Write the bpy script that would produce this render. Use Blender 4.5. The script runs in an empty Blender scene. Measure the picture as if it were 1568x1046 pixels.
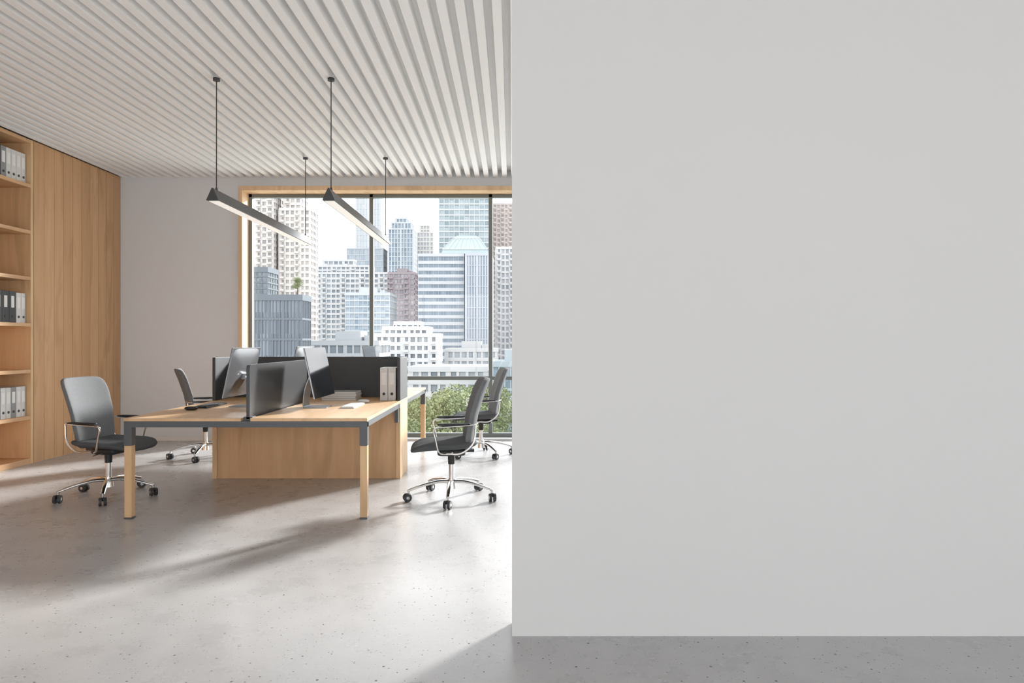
import bpy, math, random
from mathutils import Vector, Matrix
random.seed(7)
scene = bpy.context.scene
COL = scene.collection

# ------------------------------------------------------------------ materials
def C(r, g, b):
    def f(v):
        v /= 255.0
        return v / 12.92 if v <= 0.04045 else ((v + 0.055) / 1.055) ** 2.4
    return (f(r), f(g), f(b), 1.0)

def newmat(name):
    m = bpy.data.materials.new(name)
    m.use_nodes = True
    nt = m.node_tree
    b = nt.nodes["Principled BSDF"]
    return m, nt, b

def mixcol(nt, fac, a, b, blend='MIX'):
    n = nt.nodes.new('ShaderNodeMix')
    n.data_type = 'RGBA'
    n.blend_type = blend
    for sock, v in ((n.inputs[0], fac), (n.inputs[6], a), (n.inputs[7], b)):
        if hasattr(v, 'links') or isinstance(v, bpy.types.NodeSocket):
            nt.links.new(v, sock)
        else:
            sock.default_value = v
    return n.outputs[2]

def math_n(nt, op, a, b=None, c=None, clamp=False):
    n = nt.nodes.new('ShaderNodeMath')
    n.operation = op
    n.use_clamp = clamp
    for i, v in enumerate((a, b, c)):
        if v is None: continue
        if isinstance(v, bpy.types.NodeSocket):
            nt.links.new(v, n.inputs[i])
        else:
            n.inputs[i].default_value = v
    return n.outputs[0]

def noise(nt, scale, detail=3, rough=0.5, vec=None, dist=0.0):
    n = nt.nodes.new('ShaderNodeTexNoise')
    n.inputs['Scale'].default_value = scale
    n.inputs['Detail'].default_value = detail
    n.inputs['Roughness'].default_value = rough
    n.inputs['Distortion'].default_value = dist
    if vec is not None: nt.links.new(vec, n.inputs['Vector'])
    return n.outputs['Fac']

def ramp(nt, fac, p0, p1, v0=0.0, v1=1.0):
    n = nt.nodes.new('ShaderNodeMapRange')
    n.inputs['From Min'].default_value = p0
    n.inputs['From Max'].default_value = p1
    n.inputs['To Min'].default_value = v0
    n.inputs['To Max'].default_value = v1
    nt.links.new(fac, n.inputs['Value'])
    return n.outputs['Result']

def objco(nt):
    return nt.nodes.new('ShaderNodeTexCoord').outputs['Object']

def dark(c, k):
    return (min(1, c[0]*k), min(1, c[1]*k), min(1, c[2]*k), 1)

def simple(name, col, rough=0.5, metal=0.0, nscale=8, var=0.08, bump=0.0, bscale=200, spec=0.5, emit=0, ecol=None):
    m, nt, b = newmat(name)
    co = objco(nt)
    f = noise(nt, nscale, 3, 0.5, co)
    out = mixcol(nt, f, dark(col, 1 - var), dark(col, 1 + var))
    nt.links.new(out, b.inputs['Base Color'])
    b.inputs['Roughness'].default_value = rough
    b.inputs['Metallic'].default_value = metal
    b.inputs['Specular IOR Level'].default_value = spec
    if bump:
        bn = nt.nodes.new('ShaderNodeBump')
        bn.inputs['Strength'].default_value = bump
        bn.inputs['Distance'].default_value = 0.002
        nt.links.new(noise(nt, bscale, 2, 0.5, co), bn.inputs['Height'])
        nt.links.new(bn.outputs[0], b.inputs['Normal'])
    if emit:
        b.inputs['Emission Color'].default_value = ecol or (1, 1, 1, 1)
        b.inputs['Emission Strength'].default_value = emit
    return m

def wood(name, c1, c2, grain=2, plank_axis=None, plank_w=0.17, rough=0.45, scale=1.0, figure=0.55):
    """oak veneer: grain = axis index along which the grain runs"""
    m, nt, b = newmat(name)
    co = objco(nt)
    sep = nt.nodes.new('ShaderNodeSeparateXYZ'); nt.links.new(co, sep.inputs[0])
    comps = [sep.outputs[i] for i in range(3)]
    rnd = None
    if plank_axis is not None:
        idx = math_n(nt, 'FLOOR', math_n(nt, 'DIVIDE', comps[plank_axis], plank_w))
        wn = nt.nodes.new('ShaderNodeTexWhiteNoise'); wn.noise_dimensions = '1D'
        nt.links.new(idx, wn.inputs['W'])
        rnd = wn.outputs['Value']
    comb = nt.nodes.new('ShaderNodeCombineXYZ')
    for i in range(3):
        k = 0.9 if i == grain else 14.0
        v = math_n(nt, 'MULTIPLY', comps[i], k * scale)
        if rnd is not None:
            v = math_n(nt, 'ADD', v, math_n(nt, 'MULTIPLY', rnd, 37.0))
        nt.links.new(v, comb.inputs[i])
    vec = comb.outputs[0]
    n1 = noise(nt, 1.0, 4, 0.6, vec, 0.6)
    n2 = noise(nt, 5.0, 3, 0.6, vec, 0.2)
    f = math_n(nt, 'ADD', math_n(nt, 'MULTIPLY', ramp(nt, n1, 0.3, 0.7), 0.65), math_n(nt, 'MULTIPLY', n2, 0.35), clamp=True)
    col = mixcol(nt, f, c2, c1)
    # occasional darker cathedral figure
    comb2 = nt.nodes.new('ShaderNodeCombineXYZ')
    for i in range(3):
        k = 0.8 if i == grain else 4.0
        v = math_n(nt, 'MULTIPLY', comps[i], k * scale)
        if rnd is not None:
            v = math_n(nt, 'ADD', v, math_n(nt, 'MULTIPLY', rnd, 91.0))
        nt.links.new(v, comb2.inputs[i])
    n3 = noise(nt, 1.2, 2, 0.5, comb2.outputs[0], 1.2)
    col = mixcol(nt, ramp(nt, n3, 0.52, 0.68, 0, figure), col, dark(c2, 0.76))
    if rnd is not None:
        col = mixcol(nt, math_n(nt, 'MULTIPLY', rnd, 0.7), col, dark(c2, 0.84))
    nt.links.new(col, b.inputs['Base Color'])
    b.inputs['Roughness'].default_value = rough
    bn = nt.nodes.new('ShaderNodeBump'); bn.inputs['Strength'].default_value = 0.12
    bn.inputs['Distance'].default_value = 0.002
    nt.links.new(n2, bn.inputs['Height']); nt.links.new(bn.outputs[0], b.inputs['Normal'])
    return m

def concrete():
    m, nt, b = newmat('polished_concrete')
    co = objco(nt)
    n1 = noise(nt, 0.7, 5, 0.6, co, 0.4)
    n2 = noise(nt, 3.5, 8, 0.60, co, 0.2)
    n3 = noise(nt, 60.0, 4, 0.7, co)
    f = math_n(nt, 'ADD', math_n(nt, 'MULTIPLY', ramp(nt, n1, 0.3, 0.7), 0.5),
               math_n(nt, 'MULTIPLY', ramp(nt, n2, 0.3, 0.7), 0.5))
    col = mixcol(nt, f, C(174, 173, 173), C(200, 199, 199))
    col = mixcol(nt, ramp(nt, n3, 0.35, 0.7, 0, 0.22), col, C(160, 159, 158))
    pits = []
    for sc, thr, den in ((26.0, 0.075, 0.20), (50.0, 0.09, 0.14), (9.0, 0.035, 0.35)):
        v = nt.nodes.new('ShaderNodeTexVoronoi')
        v.voronoi_dimensions = '2D'
        v.inputs['Scale'].default_value = sc
        nt.links.new(co, v.inputs['Vector'])
        sp = nt.nodes.new('ShaderNodeSeparateColor'); nt.links.new(v.outputs['Color'], sp.inputs[0])
        lim = math_n(nt, 'MULTIPLY', sp.outputs[1], thr * 1.5)
        a = math_n(nt, 'LESS_THAN', v.outputs['Distance'], lim)
        d = math_n(nt, 'LESS_THAN', sp.outputs[0], den)
        pits.append(math_n(nt, 'MULTIPLY', a, d))
    p = math_n(nt, 'MAXIMUM', math_n(nt, 'MAXIMUM', pits[0], pits[1]), pits[2])
    col = mixcol(nt, math_n(nt, 'MULTIPLY', p, 0.8), col, C(60, 57, 55))
    nt.links.new(col, b.inputs['Base Color'])
    r = math_n(nt, 'ADD', ramp(nt, n2, 0.3, 0.7, 0.24, 0.34), math_n(nt, 'MULTIPLY', p, 0.3))
    nt.links.new(r, b.inputs['Roughness'])
    b.inputs['Specular IOR Level'].default_value = 0.55
    return m

def pane_glass():
    m = bpy.data.materials.new('window_glass'); m.use_nodes = True
    nt = m.node_tree; nt.nodes.clear()
    o = nt.nodes.new('ShaderNodeOutputMaterial')
    t = nt.nodes.new('ShaderNodeBsdfTransparent'); t.inputs[0].default_value = (0.98, 0.985, 0.985, 1)
    g = nt.nodes.new('ShaderNodeBsdfGlossy'); g.inputs['Roughness'].default_value = 0.02
    x = nt.nodes.new('ShaderNodeMixShader'); x.inputs[0].default_value = 0.02
    nt.links.new(t.outputs[0], x.inputs[1]); nt.links.new(g.outputs[0], x.inputs[2])
    nt.links.new(x.outputs[0], o.inputs[0])
    return m

def facade_glass(name, c1, c2, bw, fh):
    m, nt, b = newmat(name)
    co = objco(nt)
    dv = nt.nodes.new('ShaderNodeVectorMath'); dv.operation = 'DIVIDE'
    dv.inputs[1].default_value = (bw, bw, fh)
    nt.links.new(co, dv.inputs[0])
    fl = nt.nodes.new('ShaderNodeVectorMath'); fl.operation = 'FLOOR'
    nt.links.new(dv.outputs[0], fl.inputs[0])
    wn = nt.nodes.new('ShaderNodeTexWhiteNoise'); nt.links.new(fl.outputs[0], wn.inputs['Vector'])
    nt.links.new(mixcol(nt, wn.outputs['Value'], c1, c2), b.inputs['Base Color'])
    b.inputs['Roughness'].default_value = 0.4
    b.inputs['Specular IOR Level'].default_value = 0.3
    return m

def leafmat():
    m, nt, b = newmat('leaves')
    co = objco(nt)
    f = noise(nt, 0.9, 3, 0.6, co)
    f2 = noise(nt, 6, 2, 0.6, co)
    c = mixcol(nt, ramp(nt, f, 0.35, 0.65), C(88, 100, 66), C(134, 144, 98))
    c = mixcol(nt, ramp(nt, f2, 0.3, 0.7, 0, 0.5), c, C(154, 160, 122))
    nt.links.new(c, b.inputs['Base Color'])
    b.inputs['Roughness'].default_value = 0.8
    return m

M = {}
M['wall'] = simple('wall_paint', C(228, 231, 234), 0.85, nscale=1.5, var=0.012, bump=0.05, bscale=150)
M['part'] = simple('partition_paint', C(221, 220, 218), 0.8, nscale=1.0, var=0.01, bump=0.04, bscale=150)
M['slat'] = simple('ceiling_slat_paint', C(252, 251, 250), 0.7, nscale=2, var=0.005)
M['ceil'] = simple('ceiling_paint', C(250, 249, 248), 0.9, nscale=2, var=0.01)
M['floor'] = concrete()
M['oakwall'] = wood('oak_planks', C(228, 188, 144), C(206, 160, 115), 2, 1, 0.165)
M['oakshelf'] = wood('oak_shelf', C(226, 186, 142), C(206, 160, 116), 1)
M['oakframe'] = wood('oak_window_trim', C(236, 204, 164), C(220, 182, 140), 2)
M['oakdesk'] = wood('oak_desktop', C(230, 196, 156), C(212, 172, 130), 1, scale=1.2)
M['oakcab'] = wood('oak_cabinet', C(228, 190, 146), C(206, 162, 116), 2, scale=0.7)
M['oakleg'] = wood('oak_leg', C(234, 200, 156), C(218, 178, 134), 2)
M['steel'] = simple('grey_powder_steel', C(92, 95, 98), 0.45, 0.1, 10, 0.05)
M['screen'] = simple('divider_felt_grey', C(72, 73, 75), 0.32, 0.0, 20, 0.05)
M['panel'] = simple('cabinet_screen_grey', C(68, 70, 72), 0.55, 0.0, 20, 0.05, bump=0.1)
M['alu'] = simple('window_metal', C(118, 124, 122), 0.45, 0.1, 6, 0.04)
M['glass'] = pane_glass()
M['chrome'] = simple('chrome', C(225, 224, 222), 0.14, 1.0, 10, 0.03)
M['fabric'] = simple('grey_chair_fabric', C(122, 124, 126), 0.95, 0, 160, 0.25, bump=0.5, bscale=500, spec=0.1)
M['fabricd'] = simple('dark_chair_fabric', C(90, 92, 94), 0.95, 0, 160, 0.2, bump=0.4, bscale=500, spec=0.1)
M['black'] = simple('black_plastic', C(38, 39, 41), 0.45, 0, 10, 0.08)
M['rubber'] = simple('castor_rubber', C(58, 60, 64), 0.5, 0, 10, 0.08)
M['silver'] = simple('monitor_aluminium', C(160, 162, 166), 0.3, 0.75, 10, 0.03)
M['lcd'] = simple('monitor_glass', C(20, 22, 25), 0.10, 0, 4, 0.05)
M['white'] = simple('white_plastic', C(232, 232, 230), 0.5, 0, 10, 0.03)
M['paper'] = simple('white_paper', C(240, 239, 236), 0.8, 0, 30, 0.04)
M['bindw'] = simple('binder_white', C(222, 221, 219), 0.55, 0, 10, 0.03)
M['bindg'] = simple('binder_grey', C(150, 150, 150), 0.6, 0, 10, 0.04)
M['bindd'] = simple('binder_dark', C(72, 73, 75), 0.6, 0, 10, 0.05)
M['lampb'] = simple('lamp_dark_metal', C(74, 74, 75), 0.4, 0.3, 10, 0.05)
M['lampe'] = simple('lamp_diffuser', C(210, 204, 196), 0.5, 0, 5, 0.01, emit=0.45, ecol=(1, 0.97, 0.92, 1))
M['leaf'] = leafmat()
M['bark'] = simple('bark', C(90, 78, 66), 0.9, 0, 3, 0.2)
M['ground'] = simple('city_ground', C(185, 186, 180), 0.95, 0, 0.05, 0.12)
M['base'] = simple('baseboard_paint', C(236, 234, 232), 0.5, 0, 2, 0.02)

# ------------------------------------------------------------------ mesh builder
class MB:
    def __init__(s):
        s.v = []; s.f = []; s.m = []; s.sm = []; s.mats = []
    def mi(s, mat):
        mat = M[mat] if isinstance(mat, str) else mat
        if mat not in s.mats: s.mats.append(mat)
        return s.mats.index(mat)
    def add(s, vs, fs, mat, smooth=False):
        o = len(s.v); k = s.mi(mat)
        s.v += [tuple(p) for p in vs]
        for f in fs:
            s.f.append([i + o for i in f]); s.m.append(k); s.sm.append(smooth)
    def box(s, x0, x1, y0, y1, z0, z1, mat):
        vs = [(x0,y0,z0),(x1,y0,z0),(x1,y1,z0),(x0,y1,z0),(x0,y0,z1),(x1,y0,z1),(x1,y1,z1),(x0,y1,z1)]
        s.add(vs, [(0,3,2,1),(4,5,6,7),(0,1,5,4),(1,2,6,5),(2,3,7,6),(3,0,4,7)], mat)
    def loft(s, rings, mat, smooth=True, cap=True):
        n = len(rings[0]); vs = [p for r in rings for p in r]; fs = []
        for i in range(len(rings) - 1):
            for j in range(n):
                a = i*n + j; b = i*n + (j+1) % n
                fs.append((a, b, b + n, a + n))
        s.add(vs, fs, mat, smooth)
        if cap:
            s.add(rings[0], [tuple(range(n))[::-1]], mat)
            s.add(rings[-1], [tuple(range(n))], mat)
    def cyl(s, p0, p1, r0, r1=None, mat='black', n=16, smooth=True):
        s.tube([p0, p1], [r0, r0 if r1 is None else r1], mat, n, smooth)
    def tube(s, pts, rad, mat, n=10, smooth=True, flat=1.0, up=None):
        pts = [Vector(p) for p in pts]
        if not isinstance(rad, (list, tuple)): rad = [rad] * len(pts)
        rings = []; prev = None
        for i, p in enumerate(pts):
            t = (pts[min(i+1, len(pts)-1)] - pts[max(i-1, 0)]).normalized()
            if prev is None:
                a = Vector(up) if up else (Vector((0,0,1)) if abs(t.z) < 0.9 else Vector((1,0,0)))
            else: a = prev
            a = (a - t * a.dot(t)).normalized(); prev = a
            b = t.cross(a)
            rings.append([p + (a * math.cos(q) * flat + b * math.sin(q)) * rad[i] for q in [2*math.pi*k/n for k in range(n)]])
        s.loft(rings, mat, smooth)
    def superell(s, c, h, e1, e2, mat, nu=28, nv=14, deform=None):
        """rounded cushion: half sizes h, e1 = vertical exponent, e2 = plan exponent"""
        def sp(v, e): return math.copysign(abs(v) ** e, v)
        rings = []
        for i in range(nv + 1):
            a = -math.pi/2 + math.pi * i / nv
            a = max(-math.pi/2 + 0.02, min(math.pi/2 - 0.02, a))
            r = []
            for j in range(nu):
                b = 2*math.pi*j/nu
                x = h[0]*sp(math.cos(a), e1)*sp(math.cos(b), e2)
                y = h[1]*sp(math.cos(a), e1)*sp(math.sin(b), e2)
                z = h[2]*sp(math.sin(a), e1)
                if deform: x, y, z = deform(x, y, z)
                r.append((c[0]+x, c[1]+y, c[2]+z))
            rings.append(r)
        s.loft(rings, mat, True)
    def obj(s, name, parent=None, origin=(0,0,0), bevel=0, rot=None, loc=None, link=True):
        me = bpy.data.meshes.new(name)
        o = Vector(origin)
        me.from_pydata([tuple(Vector(p) - o) for p in s.v], [], s.f)
        for m in s.mats: me.materials.append(m)
        for p, k, q in zip(me.polygons, s.m, s.sm):
            p.material_index = k; p.use_smooth = q
        me.update()
        ob = bpy.data.objects.new(name, me)
        if link: COL.objects.link(ob)
        ob.location = loc if loc is not None else o
        if rot: ob.rotation_euler = rot
        if parent: ob.parent = parent
        if bevel:
            b = ob.modifiers.new('bevel', 'BEVEL'); b.width = bevel; b.segments = 2
            b.limit_method = 'ANGLE'; b.angle_limit = math.radians(50)
        return ob

def empty(name, loc, rz=0):
    e = bpy.data.objects.new(name, None)
    e.empty_display_size = 0.2
    e.location = loc; e.rotation_euler = (0, 0, rz)
    COL.objects.link(e)
    return e

def smooth_path(pts, n=6):
    P = [Vector(p) for p in pts]; P = [P[0]*2-P[1]] + P + [P[-1]*2-P[-2]]
    out = []
    for i in range(1, len(P)-2):
        for k in range(n):
            t = k/n
            a, b, c, d = P[i-1], P[i], P[i+1], P[i+2]
            out.append(0.5*((2*b)+(c-a)*t+(2*a-5*b+4*c-d)*t*t+(3*b-a-3*c+d)*t**3))
    out.append(P[-2])
    return out

# ------------------------------------------------------------------ room shell
XL, XR, YB, YF, ZC = -5.2, 8.2, 9.07, -3.5, 3.50
b = MB(); b.box(XL-0.6, XR+0.3, YF-0.3, YB+0.35, -0.2, 0, 'floor'); b.obj('floor')
b = MB()
b.box(XL-0.6, XR+0.3, YF-0.3, YB+0.35, ZC+0.09, ZC+0.3, 'ceil')
k = 0; x = XL + 0.03
while x < XR - 0.06:
    b.box(x, x+0.062, YF, YB, ZC, ZC+0.095, 'slat'); x += 0.12
b.obj('ceiling')

# back wall with long window opening
WX0, WX1, WZ0, WZ1 = -3.60, 7.86, 0.03, 3.37
b = MB()
b.box(XL-0.6, WX0, YB, YB+0.3, 0, ZC+0.09, 'wall')
b.box(WX1, XR+0.3, YB, YB+0.3, 0, ZC+0.09, 'wall')
b.box(WX0, WX1, YB, YB+0.3, WZ1, ZC+0.09, 'wall')
b.box(WX0, WX1, YB, YB+0.3, 0, WZ0, 'wall')
b.obj('wall_back')
b = MB(); b.box(XL, WX0-0.002, YB-0.012, YB, 0, 0.045, 'base'); b.obj('baseboard_back', bevel=0.003)
b = MB()
b.box(XL-0.65, XL-0.46, YF-0.3, YB, 0, ZC+0.09, 'wall'); b.obj('wall_left')
b = MB(); b.box(XR, XR+0.2, YF-0.3, YB, 0, ZC+0.09, 'wall'); b.obj('wall_right')
# partition (blank white wall)
b = MB(); b.box(0.0, XR-0.001, 3.06, 3.20, 0, ZC+0.09, 'part'); b.obj('wall_partition')
# unseen wall added behind the camera: lintel and piers limit light from the opening
b = MB()
b.box(XL-0.45, XR-0.001, YF-0.2, YF-0.001, 2.9, ZC+0.089, 'wall')
b.box(XL-0.45, XL+0.6, YF-0.2, YF-0.001, 0, 2.9, 'wall')
b.box(XR-0.8, XR-0.001, YF-0.2, YF-0.001, 0, 2.9, 'wall')
b.obj('light_limit_wall_front')

# window trim + frame
win = empty('window_1', (WX0, YB, 0))
def wchild(mb, name, bevel=0):
    o = mb.obj(name, parent=win, origin=(WX0, YB, 0), bevel=bevel); o.location = (0,0,0); return o
b = MB()
b.box(WX0, WX0+0.045, 8.99, 9.36, 0.0, WZ1, 'oakframe')
b.box(WX1-0.045, WX1, 8.99, 9.36, 0.0, WZ1, 'oakframe')
b.box(WX0+0.045, WX1-0.045, 8.99, 9.36, WZ1-0.06, WZ1, 'oakframe')
wchild(b, 'oak_casing', 0.003)
b = MB()
gx0 = WX0+0.045; gx1 = WX1-0.045; gy0, gy1 = 9.22, 9.29
b.box(gx0, gx0+0.045, gy0, gy1, 0.03, 3.31, 'alu')
b.box(gx1-0.045, gx1, gy0, gy1, 0.03, 3.31, 'alu')
b.box(gx0, gx1, gy0, gy1, 3.265, 3.31, 'alu')
b.box(gx0, gx1, gy0-0.02, gy1, 0.03, 0.085, 'alu')
b.box(gx0, gx1, gy0+0.005, gy1-0.005, 0.80, 0.85, 'alu')
mull = [-1.90 + 1.61*i for i in range(6)]
for mx in mull: b.box(mx-0.026, mx+0.026, gy0, gy1, 0.03, 3.31, 'alu')
wchild(b, 'metal_frame', 0.004)
b = MB(); b.box(gx0+0.02, gx1-0.02, 9.252, 9.258, 0.05, 3.29, 'glass'); wchild(b, 'glass_pane')

w2 = empty('unseen_light_opening', (0, YF, 0))  # unseen opening added behind the camera to light the partition; frame only, no glass
b = MB()
fx0, fx1 = XL+0.6, XR-0.8
for i in range(8):
    xx = fx0+0.03 + i*(fx1-fx0-0.06)/7
    b.box(xx-0.03, xx+0.03, YF-0.13, YF-0.07, 0, 2.9, 'alu')
b.box(fx0, fx1, YF-0.13, YF-0.07, 0, 0.08, 'alu'); b.box(fx0, fx1, YF-0.13, YF-0.07, 2.84, 2.9, 'alu')
o = b.obj('metal_frame', parent=w2, origin=(0,YF,0)); o.location = (0,0,0)

# oak plank cladding at the far left
b = MB(); pw = 0.165
y = math.ceil(7.425/pw)*pw
edges = [7.42] + [y + i*pw for i in range(20) if y + i*pw < YB-0.03] + [YB-0.002]
for a, c in zip(edges[:-1], edges[1:]):
    b.box(XL-0.02, XL, a+0.0022, c-0.0022, 0.0, ZC, 'oakwall')
b.box(XL-0.42, XL-0.021, 7.42, YB-0.002, 0, ZC, 'oakwall')
b.obj('wall_cladding_oak')

# bookshelf
b = MB()
sx0, sx1 = XL-0.40, XL
b.box(sx0-0.02, sx0, 1.9, 7.418, 0, ZC, 'oakshelf')
for yy in (7.378, 5.95, 4.60, 3.25, 1.9):
    b.box(sx0, sx1, yy, yy+0.04, 0, ZC, 'oakleg')
for i in range(8):
    z = [0.0, 0.48, 0.98, 1.48, 1.98, 2.48, 2.98, 3.46][i]
    for a, c in ((5.99,7.378),(4.64,5.95),(3.29,4.60),(1.94,3.25)):
        b.box(sx0, sx1-0.002, a, c, z, z + (0.06 if i == 0 else 0.038), 'oakshelf')
b.obj('bookshelf', origin=(XL-0.2, 4.6, 0), bevel=0.0015)

def binder(mb, x0, x1, y0, y1, z, h, mat, face):
    """binder with spine toward face ('+x' or '-y')"""
    mb.box(x0, x1, y0, y1, z, z+h, mat)
    if face == '+x':
        cy = (y0+y1)/2
        mb.box(x1, x1+0.002, cy-0.022, cy+0.022, z+h*0.48, z+h*0.85, 'paper')
        mb.cyl((x1, cy, z+h*0.2), (x1+0.004, cy, z+h*0.2), 0.014, mat='bindd', n=14)
    else:
        cx = (x0+x1)/2
        mb.box(cx-0.022, cx+0.022, y0-0.002, y0, z+h*0.48, z+h*0.85, 'paper')
        mb.cyl((cx, y0-0.004, z+h*0.2), (cx, y0, z+h*0.2), 0.014, mat='black', n=14)

b = MB()
rows = {3.018: 'wwwwgddg', 1.518: 'wwdddd', 0.518: 'wwgwwgww'}
for z, seq in rows.items():
    y = 7.37
    for ch in seq:
        w = {'w': 0.072, 'g': 0.075, 'd': 0.10}[ch]
        binder(b, XL-0.32, XL-0.05, y-w+0.004, y, z, 0.32 if ch != 'd' else 0.33, {'w':'bindw','g':'bindg','d':'bindd'}[ch], '+x')
        y -= w
for (a, z) in ((5.9,2.018),(4.5,1.018),(3.2,2.518)):
    y = a
    for i in range(7):
        binder(b, XL-0.32, XL-0.05, y-0.07, y, z, 0.32, 'bindw' if i % 3 else 'bindg', '+x'); y -= 0.075
b.obj('ring_binders_on_shelf', origin=(XL-0.2, 7, 0), bevel=0.0015)

# ------------------------------------------------------------------ desks
DX0, DX1 = -2.885, -1.075
def desk(y0, y1, legs_at_front):
    d = empty('bench_desk', ((DX0+DX1)/2, (y0+y1)/2, 0))
    org = Vector(((DX0+DX1)/2, (y0+y1)/2, 0))
    def ch(mb, n, bev=0.0):
        o = mb.obj(n, parent=d, origin=org, bevel=bev); o.location = (0,0,0)
    cx = (DX0+DX1)/2
    b = MB(); b.box(DX0, cx-0.035, y0, y1, 0.727, 0.75, 'oakdesk'); ch(b, 'tabletop_a', 0.002)
    b = MB(); b.box(cx+0.035, DX1, y0, y1, 0.727, 0.75, 'oakdesk'); ch(b, 'tabletop_b', 0.002)
    b = MB()
    z0, z1 = 0.682, 0.7265
    b.box(DX0, DX1, y0+0.004, y0+0.05, z0, z1, 'steel')
    b.box(DX0, DX1, y1-0.05, y1-0.004, z0, z1, 'steel')
    for xx in (DX0+0.004, DX1-0.05, cx-0.023):
        b.box(xx, xx+0.046, y0+0.05, y1-0.05, z0, z1, 'steel')
    yl = y0+0.002 if legs_at_front else y1-0.06
    yo = y1-0.05 if legs_at_front else y0+0.002
    for xx in (DX0, DX1-0.058):
        b.box(xx, xx+0.058, yl, yl+0.058, 0.545, z0+0.04, 'steel')
        b.box(xx, xx+0.058, yl, yl+0.058, 0.0, 0.012, 'steel')
        b.box(xx+0.012, xx+0.046, yo, yo+0.048, 0.545, z0, 'steel')
    b.box(cx-0.033, cx+0.033, y0+0.05, y0+0.12, 0.7265, 0.755, 'steel')
    ch(b, 'steel_frame', 0.002)
    b = MB()
    for xx in (DX0, DX1-0.058):
        b.box(xx+0.002, xx+0.056, yl+0.002, yl+0.056, 0.012, 0.545, 'oakleg')
    ch(b, 'wood_legs', 0.003)
    # centre divider with rounded upper corners
    b = MB()
    r = 0.03; zt = 1.145; ya, yb2 = y0+0.05, y1-0.02
    prof = [(ya, 0.735)]
    for k in range(7):
        a = math.pi - k/6*math.pi/2; prof.append((ya+r+r*math.cos(a), zt-r+r*math.sin(a)))
    for k in range(7):
        a = math.pi/2 - k/6*math.pi/2; prof.append((yb2-r+r*math.cos(a), zt-r+r*math.sin(a)))
    prof.append((yb2, 0.735))
    b.loft([[(cx-0.013, p[0], p[1]) for p in prof], [(cx+0.013, p[0], p[1]) for p in prof]], 'screen', False)
    ch(b, 'divider_screen', 0.004)
desk(5.07, 6.565, True)
desk(7.025, 8.50, False)

# storage cabinet between the benches with a U-shaped screen on top
cab = empty('storage_cabinet', (-1.98, 6.79, 0)); org = Vector((-1.98, 6.79, 0))
def cch(mb, n, bev=0):
    o = mb.obj(n, parent=cab, origin=org, bevel=bev); o.location = (0,0,0)
b = MB(); c0, c1 = 6.57, 7.02
b.box(DX0, DX0+0.042, c0, c1, 0, 0.75, 'oakleg'); b.box(DX1-0.042, DX1, c0, c1, 0, 0.75, 'oakleg')
b.box(DX0+0.042, DX1-0.042, c0+0.012, c1-0.012, 0.0, 0.725, 'oakcab')
b.box(DX0+0.042, DX1-0.042, c0, c1, 0.725, 0.75, 'oakcab')
cch(b, 'carcass', 0.002)
b = MB()
b.box(DX0, DX0+0.03, c0, c1, 0.7505, 1.165, 'panel')
b.box(DX1-0.03, DX1, c0, c1, 0.7505, 1.165, 'panel')
b.box(DX0+0.03, DX1-0.03, c1-0.03, c1, 0.7505, 1.165, 'panel')
cch(b, 'screen', 0.004)

b = MB()
binder(b, -1.275, -1.202, 6.60, 6.87, 0.751, 0.315, 'bindw', '-y')
binder(b, -1.198, -1.125, 6.60, 6.87, 0.751, 0.315, 'bindw', '-y')
b.obj('ring_binders_on_cabinet', origin=(-1.2, 6.8, 0.751), bevel=0.002)
b = MB()
z = 0.751
for i in range(4):
    d = random.uniform(-0.006, 0.006)
    b.box(-1.84+d, -1.51+d, 6.61, 6.85, z, z+0.018, 'bindw'); b.box(-1.835+d, -1.515+d, 6.612, 6.84, z+0.018, z+0.0205, 'bindg'); z += 0.0206
b.obj('document_stack', origin=(-1.68, 6.8, 0.751))

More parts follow.
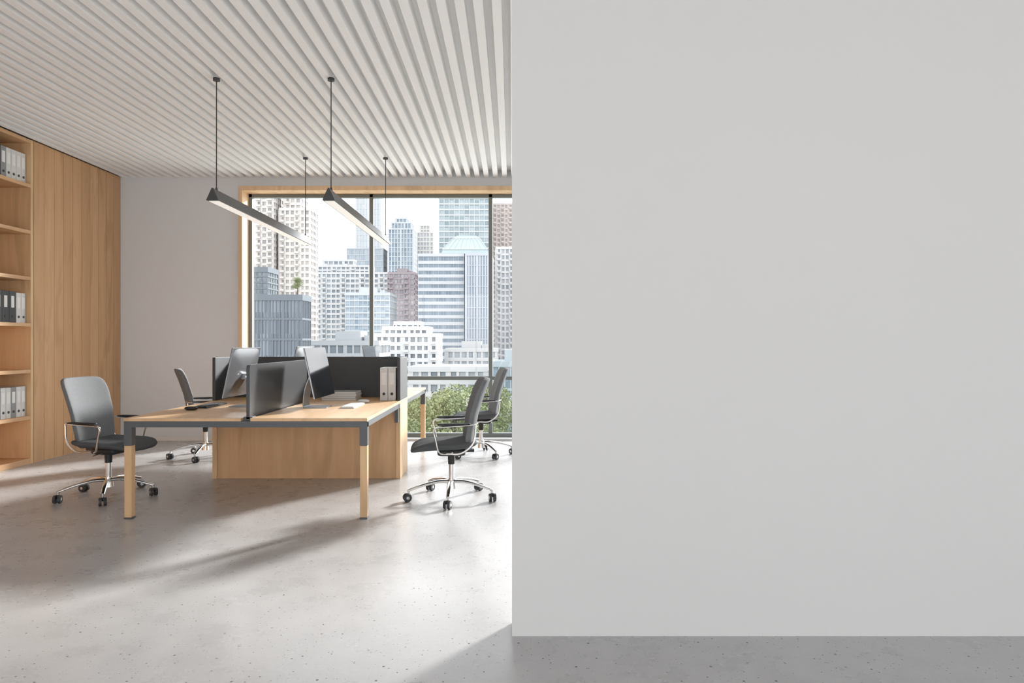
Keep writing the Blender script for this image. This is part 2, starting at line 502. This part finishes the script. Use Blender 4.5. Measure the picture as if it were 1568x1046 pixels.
# ------------------------------------------------------------------ monitors
def monitor(loc, rz, tilt=12):
    e = empty('desktop_monitor', loc, rz)
    W, H = 0.62, 0.43
    b = MB()
    ct, st = math.cos(math.radians(tilt)), math.sin(math.radians(tilt))
    def T(x, y, z):      # panel coords -> local (screen faces +x, leans back)
        return (x*ct - z*st + 0.035, y, x*st + z*ct + 0.095)
    def pbox(x0,x1,y0,y1,z0,z1,mat):
        vs = [T(*p) for p in [(x0,y0,z0),(x1,y0,z0),(x1,y1,z0),(x0,y1,z0),(x0,y0,z1),(x1,y0,z1),(x1,y1,z1),(x0,y1,z1)]]
        b.add(vs, [(0,3,2,1),(4,5,6,7),(0,1,5,4),(1,2,6,5),(2,3,7,6),(3,0,4,7)], mat)
    pbox(-0.010, 0, -W/2, W/2, 0, H, 'silver')
    pbox(0.0002, 0.004, -W/2+0.001, W/2-0.001, 0.001, H-0.001, 'lcd')
    o = b.obj('display_panel', parent=e)
    # gently bulged rear shell
    b = MB(); rings = []
    for k, (sc, xx) in enumerate(((0.985, -0.0095), (0.8, -0.018), (0.5, -0.028), (0.2, -0.032))):
        r = []
        for q in range(32):
            a = 2*math.pi*q/32
            cy = math.copysign(abs(math.cos(a))**0.3, math.cos(a)); cz = math.copysign(abs(math.sin(a))**0.3, math.sin(a))
            r.append(T(xx, cy*W/2*sc, H/2 + cz*H/2*sc))
        rings.append(r)
    b.loft(rings, 'silver', True); b.obj('rear_shell', parent=e)
    b = MB()
    pts = smooth_path([(-0.075, 0, 0.27), (-0.115, 0, 0.16), (-0.13, 0, 0.04), (-0.125, 0, 0.012), (-0.10, 0, 0.006)], 5)
    rings = [[(p.x-0.004, -0.09, p.z), (p.x+0.004, -0.09, p.z), (p.x+0.004, 0.09, p.z), (p.x-0.004, 0.09, p.z)] for p in pts]
    b.loft(rings, 'silver', False)
    b.box(-0.13, 0.07, -0.09, 0.09, 0.0, 0.008, 'silver')
    b.box(-0.085, -0.02, -0.05, 0.05, 0.24, 0.29, 'silver')
    b.obj('stand', parent=e, bevel=0.002)
    return e
monitor((-1.655, 5.92, 0.7508), 0.0)
monitor((-2.385, 6.0, 0.7508), math.pi)
monitor((-1.60, 7.85, 0.7508), 0.0)
monitor((-2.40, 7.75, 0.7508), math.pi)

def keyboard(loc, body, keys, mous=1):
    b = MB()
    x, y, z = loc
    b.box(x-0.06, x+0.06, y-0.21, y+0.21, z, z+0.012, body)
    for i in range(5):
        for j in range(15):
            b.box(x-0.054+i*0.0216, x-0.054+i*0.0216+0.018, y-0.203+j*0.0272, y-0.203+j*0.0272+0.023, z+0.012, z+0.017, keys)
    b.obj('keyboard', origin=loc, bevel=0.001)
def mouse(loc, mat):
    b = MB(); b.superell((0,0,0.016), (0.055,0.031,0.016), 0.8, 0.9, mat, 20, 10); b.obj('computer_mouse', loc=loc)
keyboard((-1.40, 6.0, 0.7508), 'white', 'white'); mouse((-1.38, 6.34, 0.7508), 'white')
keyboard((-2.66, 6.02, 0.7508), 'black', 'bindd'); mouse((-2.66, 5.66, 0.7508), 'black')
keyboard((-1.33, 7.8, 0.7508), 'white', 'white'); keyboard((-2.68, 7.8, 0.7508), 'black', 'bindd')

# ------------------------------------------------------------------ chairs (face local +X)
def chair(x, y, face_deg, base_deg=0):
    e = empty('office_chair', (x, y, 0), math.radians(face_deg))
    b = MB()
    def dseat(px, py, pz):
        pz += -0.03 * max(0, px/0.26)**3 + 0.02*(py/0.24)**2 + 0.02*max(0, -px/0.26)**2
        return px, py, pz
    b.superell((0.065, 0, 0.452), (0.275, 0.245, 0.036), 0.7, 0.42, 'fabricd', 36, 12, dseat)
    b.obj('seat', parent=e)
    def dback(px, py, pz):
        t = (pz + 0.30) / 0.60
        py *= 0.86 + 0.16 * min(1, t*1.5)
        px += 0.045*(py/0.23)**2 - 0.155*t + 0.03*math.sin(t*math.pi)
        return px, py, pz
    b = MB()
    b.superell((-0.145, 0, 0.72), (0.026, 0.232, 0.295), 0.26, 0.5, 'fabric', 40, 26, dback); b.obj('backrest', parent=e)
    b = MB()
    def dshell(px, py, pz):
        a = dback(px, py, pz); return a[0]-0.014, a[1], a[2]
    b.superell((-0.145, 0, 0.72), (0.022, 0.227, 0.290), 0.26, 0.5, 'fabric', 40, 26, dshell); b.obj('rear_shell', parent=e)
    # arm loops
    b = MB()
    for s in (-1, 1):
        pts = smooth_path([(-0.205, s*0.215, 0.655), (-0.15, s*0.268, 0.648), (-0.02, s*0.282, 0.640), (0.12, s*0.282, 0.632),
                           (0.152, s*0.280, 0.610), (0.135, s*0.275, 0.53), (0.11, s*0.268, 0.435), (0.06, s*0.23, 0.412), (0.0, s*0.14, 0.408)], 6)
        b.tube(pts, 0.010, 'chrome', 10, flat=0.7)
        pts = smooth_path([(0.05, s*0.255, 0.415), (-0.07, s*0.262, 0.42), (-0.165, s*0.262, 0.50), (-0.19, s*0.25, 0.64)], 6)
        b.tube(pts, 0.008, 'chrome', 10)
    b.obj('arm_loops', parent=e)
    b = MB()
    for s in (-1, 1):
        b.superell((-0.01, s*0.281, 0.655), (0.135, 0.020, 0.010), 0.6, 0.4, 'black', 24, 8)
    b.obj('arm_pads', parent=e)
    b = MB()
    b.superell((0.0, 0, 0.395), (0.12, 0.085, 0.032), 0.4, 0.4, 'black', 24, 10)
    b.cyl((0, 0, 0.29), (0, 0, 0.37), 0.028, 0.032, 'black', 20)
    b.box(-0.19, -0.06, -0.03, 0.03, 0.39, 0.412, 'black')
    b.cyl((0.02, -0.10, 0.385), (0.02, -0.20, 0.375), 0.006, 0.006, 'chrome', 8)
    b.obj('tilt_mechanism', parent=e)
    b = MB()
    b.cyl((0, 0, 0.09), (0, 0, 0.33), 0.022, 0.022, 'chrome', 20)
    b.cyl((0, 0, 0.085), (0, 0, 0.165), 0.042, 0.032, 'chrome', 24)
    ends = []
    R = 0.362
    for k in range(5):
        a = math.radians(base_deg + 72*k); ux, uy = math.cos(a), math.sin(a)
        pts = smooth_path([(ux*0.02, uy*0.02, 0.145), (ux*0.12, uy*0.12, 0.148), (ux*0.25, uy*0.25, 0.125), (ux*(R+0.003), uy*(R+0.003), 0.090)], 5)
        n = len(pts)
        b.tube(pts, [0.028 - 0.012*i/(n-1) for i in range(n)], 'chrome', 12, flat=0.62)
        b.cyl((ux*R, uy*R, 0.05), (ux*R, uy*R, 0.096), 0.011, 0.013, 'chrome', 12)
        ends.append((ux*R, uy*R, a))
    b.obj('star_base', parent=e)
    b = MB()
    for ex, ey, a in ends:
        q = a + random.uniform(-1.2, 1.2)
        tx, ty = -math.sin(q), math.cos(q)
        fx, fy = math.cos(q)*0.012, math.sin(q)*0.012
        for s in (-1, 1):
            p0 = (ex+fx+tx*s*0.008, ey+fy+ty*s*0.008, 0.034); p1 = (ex+fx+tx*s*0.028, ey+fy+ty*s*0.028, 0.034)
            b.cyl(p0, p1, 0.034, 0.032, 'rubber', 22)
            p2 = (ex+fx+tx*s*0.029, ey+fy+ty*s*0.029, 0.034)
            b.cyl(p1, p2, 0.013, 0.011, 'chrome', 14)
        b.superell((ex+fx*0.4, ey+fy*0.4, 0.053), (0.028, 0.017, 0.015), 0.8, 0.9, 'black', 16, 8)
    b.obj('castors', parent=e)
    return e
chair(-0.51, 5.75, 187, 12)
chair(-0.36, 7.95, 188, 40)
chair(-3.44, 5.82, -9, 15)
chair(-3.50, 7.80, 26, 35)

# ------------------------------------------------------------------ pendant lamps
def lamp(x):
    y0, y1, zb, zt, hw = 5.58, 8.18, 2.475, 2.575, 0.052
    e = empty('linear_pendant_lamp', (x, (y0+y1)/2, zb)); org = Vector((x, (y0+y1)/2, zb))
    def ch(mb, n, bev=0):
        o = mb.obj(n, parent=e, origin=org, bevel=bev); o.location = (0,0,0)
    b = MB()
    b.loft([[(x-hw, y, zb), (x+hw, y, zb), (x+0.006, y, zt), (x-0.006, y, zt)] for y in (y0, y1)], 'lampb', False)
    ch(b, 'housing', 0.002)
    b = MB(); b.box(x-hw+0.012, x+hw-0.012, y0+0.03, y1-0.03, zb-0.004, zb-0.0005, 'lampe'); ch(b, 'diffuser')
    b = MB()
    for y in (5.66, 8.10):
        b.cyl((x, y, zt-0.002), (x, y, ZC), 0.0045, 0.0045, 'lampb', 8)
        b.cyl((x, y, ZC-0.02), (x, y, ZC+0.001), 0.028, 0.028, 'lampb', 20)
        b.cyl((x, y, zt-0.01), (x, y, zt+0.02), 0.012, 0.008, 'lampb', 12)
    ch(b, 'suspension_cables')
lamp(-2.45); lamp(-1.50)

# ------------------------------------------------------------------ city outside
GZ = -14.0
b = MB(); b.box(-400, 400, 9.8, 900, GZ-0.5, GZ, 'ground'); b.obj('city_ground')
fid = [0]
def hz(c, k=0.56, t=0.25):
    """facade colour with aerial haze painted in, desaturated and dimmed"""
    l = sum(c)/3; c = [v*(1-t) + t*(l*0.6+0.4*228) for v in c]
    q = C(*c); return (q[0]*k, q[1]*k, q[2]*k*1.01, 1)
def building(name, x0, x1, y, dep, z1, fh, bw, wall, g1, g2, slab=0.35, pier=0.3, proj=0.3, balc=0, setbacks=(), roof=None, z0=GZ, haze=0.25):
    fid[0] += 1
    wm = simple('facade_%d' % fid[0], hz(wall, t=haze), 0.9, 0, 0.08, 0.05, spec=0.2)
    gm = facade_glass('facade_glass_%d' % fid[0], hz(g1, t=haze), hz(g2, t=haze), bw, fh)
    b = MB()
    vols = [(x0, x1, y, y+dep, z0, z1)] + [(s[0], s[1], y+s[3], y+dep-s[3], z1, s[2]) for s in setbacks]
    for (a0, a1, c0, c1, q0, q1) in vols:
        b.box(a0, a1, c0, c1, q0, q1, gm)
        nf = max(1, int(round((q1-q0)/fh)))
        h = (q1-q0)/nf
        for k in range(1, nf):
            z = q0 + k*h
            if slab > 0: b.box(a0-proj, a1+proj, c0-proj, c1+proj, z-h*slab/2, z+h*slab/2, wm)
        nb = max(1, int(round((a1-a0)/bw))); w = (a1-a0)/nb
        if pier > 0:
            for k in range(nb+1):
                xx = a0 + k*w
                pk = pier*(1.9 if (k % 4 == 0 and pier > 0.2) else 1.0)
                b.box(xx-w*pk/2, xx+w*pk/2, c0-proj*0.85, c0, q0, q1-0.01, wm)
            ns = max(1, int(round((c1-c0)/bw))); ws = (c1-c0)/ns
            for k in range(ns+1):
                yy = c0 + k*ws
                b.box(a1, a1+proj*0.85, yy-ws*pier/2, yy+ws*pier/2, q0, q1-0.01, wm)
                b.box(a0-proj*0.85, a0, yy-ws*pier/2, yy+ws*pier/2, q0, q1-0.01, wm)
        if balc:
            for k in range(1, nf):
                z = q0 + k*h
                for j in range(0, nb, balc):
                    xx = a0 + j*w
                    b.box(xx+w*0.1, xx+w*0.9, c0-proj-0.8, c0-proj, z, z+h*0.30, wm)
        b.box(a0-proj-0.06, a1+proj+0.06, c0-proj-0.06, c1+proj+0.06, q1-0.3, q1+0.6, wm)
    zt = vols[-1][5]; v = vols[-1]
    cx, cy = (v[0]+v[1])/2, (v[2]+v[3])/2
    if roof == 'plant':
        b.box(cx-(v[1]-v[0])*0.22, cx+(v[1]-v[0])*0.18, cy-3, cy+3, zt+0.5, zt+2.4, wm)
        b.box(cx+(v[1]-v[0])*0.22, cx+(v[1]-v[0])*0.34, cy-2, cy+2, zt+0.5, zt+1.6, wm)
    b.obj(name, origin=((x0+x1)/2, y+dep/2, z0))
WHT = (238, 238, 236)
building('apartment_tower', -92, -73.2, 209, 9, 60, 1.95, 1.7, (244,236,228), (170,168,168), (224,214,206), 0.40, 0.36, 0.3, 2)
building('apartment_tower', -71.6, -62.5, 211, 8, 42, 1.95, 1.5, (244,236,226), (172,172,174), (226,214,202), 0.42, 0.36, 0.3, 3, setbacks=((-70.5,-65.5,48,1),))
building('dark_glass_office', -39.4, -32.2, 104.5, 4.5, 7.9, 3.3, 0.55, (124,134,144), (100,114,130), (160,174,190), 0.10, 0.3, 0.15)
building('dark_glass_office', -44.4, -41.6, 116, 5, 13.4, 1.0, 0.9, (126,136,144), (110,122,134), (146,158,168), 0.25, 0.15, 0.12)
building('white_hotel', -96, -56.5, 313, 16, 32.5, 2.3, 2.2, WHT, (132,148,162), (190,202,212), 0.42, 0.26, 0.4, 4, setbacks=((-92, -66, 36, 3),(-88,-74,39,6)))
building('blue_glass_office', -50.2, -37.0, 206, 12, 15.5, 1.9, 1.3, (226,232,236), (146,170,188), (194,210,222), 0.25, 0.12, 0.2, roof='plant')
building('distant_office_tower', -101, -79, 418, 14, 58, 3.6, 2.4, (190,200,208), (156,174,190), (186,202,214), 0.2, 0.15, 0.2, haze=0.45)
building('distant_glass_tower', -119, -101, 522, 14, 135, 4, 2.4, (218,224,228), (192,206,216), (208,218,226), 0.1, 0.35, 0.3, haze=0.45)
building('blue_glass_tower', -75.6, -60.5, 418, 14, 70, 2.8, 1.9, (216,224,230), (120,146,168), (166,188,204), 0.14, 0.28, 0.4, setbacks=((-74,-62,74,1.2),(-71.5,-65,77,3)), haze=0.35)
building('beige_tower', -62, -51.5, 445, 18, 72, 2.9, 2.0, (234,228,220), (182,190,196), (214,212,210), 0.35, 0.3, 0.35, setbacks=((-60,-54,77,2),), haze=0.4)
building('striped_office_block', -28.6, -14.8, 209, 22, 27.6, 2.05, 1.5, (222,225,228), (118,138,156), (150,168,184), 0.48, 0.05, 0.16)
building('finned_office_block', -13.9, -6.4, 207, 24, 27.6, 3.3, 0.85, (208,215,224), (160,176,192), (184,196,208), 0.08, 0.45, 0.25)
building('teal_glass_tower', -33.4, -10.4, 313, 22, 82, 2.5, 2.3, (220,226,228), (140,164,172), (190,206,210), 0.24, 0.14, 0.3)
building('red_apartment_block', -52.0, -41.2, 288, 12, 30, 2.2, 2.0, (182,166,170), (140,138,150), (218,212,214), 0.3, 0.3, 0.3, 3, roof='plant')
building('stepped_white_apartments', -31.2, -17.2, 156, 10, 2.6, 1.85, 1.5, (250,250,249), (104,114,122), (196,202,206), 0.48, 0.34, 0.3, 4, setbacks=((-29.5,-19.5,4.2,1),(-27,-21.5,5.4,2)))
building('pink_apartment_tower', -9.6, 4, 342, 18, 70, 2.4, 2.0, (234,216,206), (172,168,166), (222,200,190), 0.42, 0.32, 0.35, 2)
building('white_apartment_tower', -5.4, 3.6, 240, 18, 34, 2.1, 1.6, (238,236,234), (156,166,176), (208,208,208), 0.35, 0.36, 0.3, 3)
building('low_glass_office', -3.0, 3.5, 108, 9, -2.4, 1.8, 0.9, (186,200,208), (110,138,156), (160,182,194), 0.2, 0.2, 0.15, roof='plant')
building('low_roofed_block', -37, -25, 127, 12, 0.9, 2.2, 1.6, (206,210,212), (130,142,152), (176,186,194), 0.35, 0.25, 0.25, roof='plant')
building('low_white_block', -17.5, -4.5, 118, 12, -3.6, 2.0, 1.6, (238,238,236), (130,144,154), (190,200,206), 0.42, 0.3, 0.3)
building('low_grey_block', -16.5, -4, 172, 14, -1.0, 2.2, 1.7, (216,216,214), (140,150,160), (190,196,202), 0.4, 0.3, 0.3, roof='plant')
building('low_white_block', 8, 30, 190, 16, 10, 2.9, 2.8, (232,232,230), (140,152,164), (196,204,210), 0.42, 0.35, 0.3)
building('office_block', 36, 62, 260, 16, 24, 3.2, 3, (220,224,228), (130,156,176), (180,198,210), 0.3, 0.2, 0.3)
building('office_block', -140, -112, 300, 16, 60, 3.2, 3, (220,224,228), (130,156,176), (180,198,210), 0.3, 0.2, 0.3)
building('apartment_block', -80, -58, 150, 16, 4, 2.8, 2.6, (232,228,222), (150,160,170), (200,206,210), 0.4, 0.35, 0.3)
# glazed hip roof on the striped office
b = MB()
tm = simple('teal_roof', hz((186, 208, 208)), 0.5, 0, 0.2, 0.06)
tr = simple('roof_ribs', hz((214, 222, 222)), 0.6, 0, 0.2, 0.04)
R4 = [[(-21.6,209,28.25),(-7.2,209,28.25),(-7.2,229,28.25),(-21.6,229,28.25)],
      [(-21.2,209.5,29.6),(-7.6,209.5,29.6),(-7.6,228.5,29.6),(-21.2,228.5,29.6)],
      [(-18.4,214,33.6),(-10.2,214,33.6),(-10.2,222,33.6),(-18.4,222,33.6)],
      [(-17.4,215,34.6),(-11.2,215,34.6),(-11.2,221,34.6),(-17.4,221,34.6)]]
b.loft(R4, tm, False)
for i in range(9):
    t = i/8
    p = (-21.2+13.6*t, 209.42, 29.6); q = (-18.4+8.2*t, 213.92, 33.65)
    b.tube([p, q], 0.12, tr, 6)
b.tube([(-21.3, 209.4, 29.6), (-7.5, 209.4, 29.6)], 0.16, tr, 6)
b.tube([(-18.4, 213.9, 33.6), (-10.2, 213.9, 33.6)], 0.14, tr, 6)
b.obj('glazed_roof_pavilion', origin=(-14.4, 218, 28.25))

# trees
def tree_mesh(seed):
    rnd = random.Random(seed)
    b = MB()
    b.tube(smooth_path([(0,0,0),(0.1,0.05,2.5),(0,0.1,5)],4), [0.32,0.3,0.28,0.26,0.24,0.22,0.2,0.18,0.15][:9], 'bark', 8)
    vs = []; fs = []
    for c in range(13):
        a = rnd.uniform(0, 6.28); rr = rnd.uniform(0, 2.3)
        cx, cy, cz = math.cos(a)*rr, math.sin(a)*rr, rnd.uniform(4.6, 8.2) - rr*0.4
        R = rnd.uniform(1.0, 1.7)
        b.tube([(0,0.1,4.6), (cx, cy, cz)], [0.12, 0.03], 'bark', 5)
        for i in range(420):
            d = Vector((rnd.gauss(0,1), rnd.gauss(0,1), rnd.gauss(0,1))).normalized() * R * rnd.uniform(0.7, 1.05)
            p = Vector((cx, cy, cz)) + Vector((d.x, d.y, d.z*0.8))
            u = Vector((rnd.gauss(0,1), rnd.gauss(0,1), rnd.gauss(0,1))).normalized()
            w = u.cross(Vector((rnd.gauss(0,1), rnd.gauss(0,1), rnd.gauss(0,1)))).normalized()
            s = rnd.uniform(0.08, 0.16); o = len(vs)
            vs += [p-u*s, p+w*s*0.6, p+u*s, p-w*s*0.6]; fs.append((o, o+1, o+2, o+3))
    b.add(vs, fs, 'leaf', False)
    return b
protos = []
for sd in (1, 2, 3):
    o = tree_mesh(sd).obj('broadleaf_tree_proto', link=False); protos.append(o.data); bpy.data.objects.remove(o)
def tree(x, y, s, z=GZ, k=0):
    t = bpy.data.objects.new('broadleaf_tree', protos[k % 3])
    t.location = (x, y, z); t.scale = (s*random.uniform(.95,1.15), s, s*random.uniform(.9,1.05)); t.rotation_euler = (0, 0, random.uniform(0, 6.28))
    COL.objects.link(t)
k = 0
for row, (yy, s) in enumerate(((40, 1.0), (47, 1.05), (55, 1.1), (64, 1.15), (74, 1.15), (86, 1.1), (96, 0.9))):
    xx = -yy*0.30 + random.uniform(-1, 1)
    while xx < yy*0.12 + 3:
        tree(xx, yy + random.uniform(-1.5, 1.5), s*random.uniform(0.78, 1.08), GZ, k); k += 1
        xx += random.uniform(4.0, 5.2)
tree(-33.6, 107, 0.36, 8.5, 1)

# ------------------------------------------------------------------ light
w = bpy.data.worlds.new('sky'); scene.world = w; w.use_nodes = True
nt = w.node_tree; bg = nt.nodes['Background']
tc = nt.nodes.new('ShaderNodeTexCoord'); sp = nt.nodes.new('ShaderNodeSeparateXYZ')
nt.links.new(tc.outputs['Generated'], sp.inputs[0])
f = ramp(nt, sp.outputs[2], 0.0, 0.8)
nt.links.new(mixcol(nt, f, (0.99, 0.99, 1.0, 1), (0.88, 0.93, 1.0, 1)), bg.inputs['Color'])
bg.inputs['Strength'].default_value = 2.5

sd = bpy.data.lights.new('sun', 'SUN'); sd.energy = 7.4; sd.angle = math.radians(7.0); sd.color = (1.0, 0.98, 0.955)
so = bpy.data.objects.new('sun', sd); COL.objects.link(so)
so.rotation_euler = Vector((-0.61, -0.79, -0.384)).to_track_quat('-Z', 'Y').to_euler()
so.location = (20, 24, 15)

cam = bpy.data.cameras.new('camera'); co = bpy.data.objects.new('camera', cam); COL.objects.link(co)
cam.lens = 24; cam.sensor_width = 36; cam.sensor_fit = 'HORIZONTAL'; cam.clip_end = 2000; cam.clip_start = 0.05
co.location = (0, 0, 1.32); co.rotation_euler = (math.pi/2, 0, 0)
scene.camera = co
scene.view_settings.view_transform = 'Standard'
scene.view_settings.look = 'None'
scene.view_settings.exposure = 0.35
